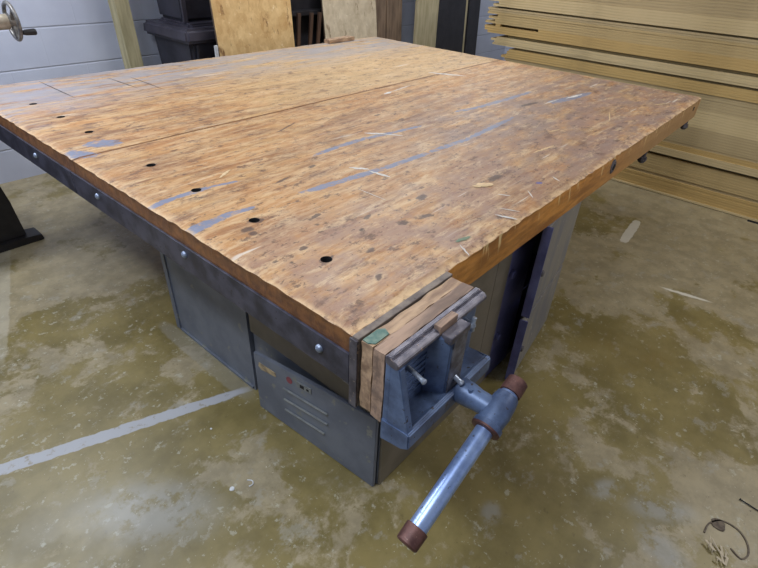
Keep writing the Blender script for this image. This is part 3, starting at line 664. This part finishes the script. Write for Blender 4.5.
bands = [  # z0, z1, material, outward offset in x, sheets, phrase
    (.004, .018, P4, -.010, 1, 'pale bottom strip of the plywood stack lying on the floor'),
    (.018, .120, P3, 0, 6, '# orange-tan plywood bundle just above the floor'),
    (.120, .144, P2, .010, 1, 'grey recessed plywood sheet low in the stack'),
    (.144, .274, P1, .004, 7, '# tan plywood bundle below the lower wide dark gap'),
    (.274, .296, P5, .035, 1, 'recessed shaded plywood sheet in the lower wide dark gap'),
    (.296, .346, P4, -.012, 3, '# pale plywood jutting over the lower wide dark gap'),
    (.346, .382, P3, -.004, 2, '# orange plywood edges above the lower jutting bundle'),
    (.382, .520, P2, 0, 8, '# grey-tan lower third of the tall middle plywood bundle'),
    (.520, .640, P4, .002, 7, '# pale centre of the tall middle plywood bundle'),
    (.640, .746, P2, .003, 6, '# grey-tan upper third of the tall middle plywood bundle'),
    (.746, .815, P3, -.004, 4, '# orange-tan plywood bundle level with the bench corner'),
    (.815, .832, P5, .02, 1, 'recessed plywood sheet forming the dark line above the bench corner'),
    (.832, .893, P4, -.008, 4, '# pale jutting plywood bundle above the bench corner'),
    (.893, .915, P5, .02, 1, 'recessed shade-toned plywood sheet with cut-back end'),
    (.915, .986, P3, -.004, 4, '# orange-tan plywood bundle with the black slot'),
    (.986, 1.072, P1, 0, 5, '# tan plywood bundle above the black slot'),
    (1.072, 1.100, P2, -.002, 2, '# grey pair of plywood sheets under the upper dark line'),
    (1.100, 1.113, P5, .02, 1, 'recessed plywood sheet forming the upper dark line of the stack'),
    (1.113, 1.200, P4, -.006, 5, '# pale plywood bundle just above the upper dark line'),
    (1.200, 1.420, P2, 0, 12, '# grey-tan plywood bundle at the top of the stack'),
]
ORD = 'first second third fourth fifth sixth seventh eighth ninth tenth eleventh twelfth'.split()
random.seed(4)
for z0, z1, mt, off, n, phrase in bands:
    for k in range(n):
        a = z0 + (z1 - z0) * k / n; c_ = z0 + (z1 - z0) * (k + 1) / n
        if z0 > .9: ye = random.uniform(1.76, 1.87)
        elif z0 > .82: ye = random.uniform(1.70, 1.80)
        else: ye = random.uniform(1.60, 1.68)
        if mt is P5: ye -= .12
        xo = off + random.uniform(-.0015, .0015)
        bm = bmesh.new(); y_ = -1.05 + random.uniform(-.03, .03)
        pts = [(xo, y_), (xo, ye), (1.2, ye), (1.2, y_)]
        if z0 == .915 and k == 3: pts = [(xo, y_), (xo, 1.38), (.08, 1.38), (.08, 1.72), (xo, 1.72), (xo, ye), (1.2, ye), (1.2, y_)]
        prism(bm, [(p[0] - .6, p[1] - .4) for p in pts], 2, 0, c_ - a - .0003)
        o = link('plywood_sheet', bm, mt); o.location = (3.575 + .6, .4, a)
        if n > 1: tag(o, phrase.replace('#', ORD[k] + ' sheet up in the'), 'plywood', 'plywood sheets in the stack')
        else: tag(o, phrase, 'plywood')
# added black nub for the dark void at the bottom right of the stack
bm = bmesh.new(); cyl(bm, (0, 0, .012), (.02, 0, .012), .012, 12); box(bm, .0, .012, .0, .10, 0, .008)
o = link('black_knob', bm, M['dark']); o.location = (3.535, -.57, 0); tag(o, 'small black strap end standing for a dark void at the foot of the plywood stack', 'knob')

# ---------------------------------------------------------------- machine at the left edge
mc = thing('machine_stand', 'black cast iron machine on a splayed leg with wide foot, left of the bench', 'machine', (-.35, 2.6, 0))
mo = (.35, -2.6, 0)
bm = bmesh.new(); prism(bm, [(-.80, 0), (.105, 0), (.10, .036), (.045, .040), (-.745, .040), (-.80, .036)], 1, 2.54, 2.66, bev=.004); link('foot', bm, M['machine'], mc, loc=mo)
bm = bmesh.new(); prism(bm, [(-.70, .0405), (.035, .0405), (.02, .25), (-.02, .50), (-.10, .84), (-.60, .84), (-.66, .5), (-.68, .25)], 1, 2.575, 2.625, bev=.004); link('leg', bm, M['machine'], mc, loc=mo)
bm = bmesh.new(); box(bm, -.66, -.06, 2.42, 2.90, .841, .93, bev=.01); link('bed', bm, M['machine'], mc, loc=mo)
bm = bmesh.new(); box(bm, -.60, -.06, 2.48, 2.76, .931, 1.24, bev=.02); link('headstock', bm, M['machine'], mc, loc=mo)
bm = bmesh.new(); lathe(bm, (-.06, 2.6, 1.105), (.301, 2.6, 1.105), [(0, .035), (.4, .03), (.42, .022), (.8, .024), (.85, .034), (1, .034)], 24); link('spindle', bm, M['brass'], mc, True, mo)
# handwheel
bm = bmesh.new(); c0 = Vector((.322, 2.6, 1.105)); q = bmesh.new(); n, mrg, RR = 40, 12, .080
rings = []
for i in range(n):
    t = 2 * math.pi * i / n; ring = []
    for k in range(mrg):
        s_ = 2 * math.pi * k / mrg; r = RR + .010 * math.cos(s_)
        ring.append(q.verts.new((c0.x + .009 * math.sin(s_), c0.y + r * math.cos(t), c0.z + r * math.sin(t))))
    rings.append(ring)
for i in range(n):
    for k in range(mrg): q.faces.new((rings[i][k], rings[(i+1) % n][k], rings[(i+1) % n][(k+1) % mrg], rings[i][(k+1) % mrg]))
merge(bm, q)
for t in (0.3, 2.4, 4.5):
    e = Vector((c0.x, c0.y + .076 * math.cos(t), c0.z + .076 * math.sin(t))); cyl(bm, c0, e, .012, 10)
cyl(bm, c0 - Vector((.02, 0, 0)), c0 + Vector((.015, 0, 0)), .024, 20)
hw = link('handwheel', bm, M['wheel'], mc, True, mo)
hp = Vector((c0.x, c0.y - .035, c0.z - .088)) * 1
bm = bmesh.new(); hq = c0 + Vector((.009, -.07, -.042)); lathe(bm, hq, hq + Vector((.058, 0, 0)), [(0, .010), (.2, .013), (.9, .015), (1, .012)], 18)
link('crank_grip', bm, M['machine'], hw, True)

# ---------------------------------------------------------------- bits on the floor
def blob(name, label, cat, x, y, r, mat, h=.002, group=None, sx_=1, n=14, rz=0):
    bm = bmesh.new(); pts = []
    for k in range(n):
        a = 2 * math.pi * k / n; rr = r * (1 + .35 * noise.noise(Vector((math.cos(a) * 2 + x * 9, math.sin(a) * 2 + y * 9, 0))))
        pts.append((rr * math.cos(a) * sx_, rr * math.sin(a)))
    prism(bm, pts, 2, 0, h, bev=h * .3)
    o = link(name, bm, mat); o.location = (x, y, .0002); o.rotation_euler = (0, 0, rz); return tag(o, label, cat, group)
blob('paint_chip', 'white paint chip on the floor near the left bottom of the picture', 'paint chip', -.115, .422, .008, M['white'])
blob('paint_chip', 'tiny white paint chip between the painted line and the larger chip', 'paint chip', -.022, .681, .004, M['white'])
def ribbon(name, label, cat, pts, w_, h, mat, closed=False, z=.0002):
    """curved strip standing on its edge"""
    bm = bmesh.new(); c_ = sum((Vector((p[0], p[1], 0)) for p in pts), Vector()) / len(pts)
    P = [Vector((p[0], p[1], 0)) - c_ for p in pts]; prev = None
    # refine by Catmull-Rom
    Q = []
    for i in range(len(P) - 1):
        p0 = P[max(i-1, 0)]; p1 = P[i]; p2 = P[i+1]; p3 = P[min(i+2, len(P)-1)]
        for s_ in range(6):
            t = s_ / 6; Q.append(.5 * ((2*p1) + (p2-p0)*t + (2*p0-5*p1+4*p2-p3)*t*t + (3*p1-p0-3*p2+p3)*t**3))
    Q.append(P[-1])
    rings = []
    for i, p in enumerate(Q):
        d = (Q[min(i+1, len(Q)-1)] - Q[max(i-1, 0)]).normalized(); nrm = Vector((-d.y, d.x, 0)) * w_ / 2
        rings.append([bm.verts.new(v) for v in (p - nrm, p + nrm, p + nrm + Vector((0, 0, h)), p - nrm + Vector((0, 0, h)))])
    for a, b_ in zip(rings, rings[1:]):
        for k in range(4): bm.faces.new((a[k], a[(k+1) % 4], b_[(k+1) % 4], b_[k]))
    bm.faces.new(rings[0]); bm.faces.new(rings[-1][::-1])
    o = link(name, bm, mat); o.location = (c_.x, c_.y, z); return tag(o, label, cat)
ribbon('paint_curl', 'small white curl beside the larger white paint chip', 'curl', [(-.062, .412), (-.052, .398), (-.058, .386), (-.072, .388)], .003, .003, M['white'])
ribbon('curled_shaving', 'dark curled shaving forming a hook on the floor at bottom right', 'shaving', [(.80, -.795), (.845, -.80), (.884, -.83), (.885, -.875), (.856, -.905), (.815, -.915), (.785, -.90), (.80, -.87)], .005, .003, M['bark'])
blob('bark_flake', 'dark flat flake inside the top of the curled shaving', 'flake', .862, -.822, .022, M['bark'], .003, sx_=1.0, rz=.4)
random.seed(23)
for k in range(14):
    x = .752 + random.uniform(-.03, .03); y = -.842 + random.uniform(-.03, .03)
    bm = bmesh.new(); l_ = random.uniform(.008, .028); w_ = random.uniform(.0015, .006); prism(bm, [(-l_, -w_ * .4), (l_ * .8, -w_), (l_, w_ * .3), (-l_ * .7, w_)], 2, 0, .0011)
    o = link('wood_chip', bm, M['chip']); o.location = (x, y, .0003 + k * .0012); o.rotation_euler = (0, 0, random.gauss(.5, .45))
    tag(o, 'pale wood splinter in the little heap beside the curled shaving', 'wood chip', 'pale splinters in the heap')
nl = thing('nail', 'dark nail lying on the floor at the right edge of the picture', 'nail', (1.012, -.86, .004))
bm = bmesh.new(); cyl(bm, (0, 0, 0), (-.012, -.10, 0), .0022, 10); link('shank', bm, M['dark'], nl, True)
bm = bmesh.new(); cyl(bm, (0, 0, 0), (.0006, .003, 0), .0038, 14); link('head', bm, M['dark'], nl, True)
for x, y, s_, t in ((.846, -.758, .012, .3), (.815, -.774, .014, 1.2), (1.0, -.80, .004, 0)):
    pass
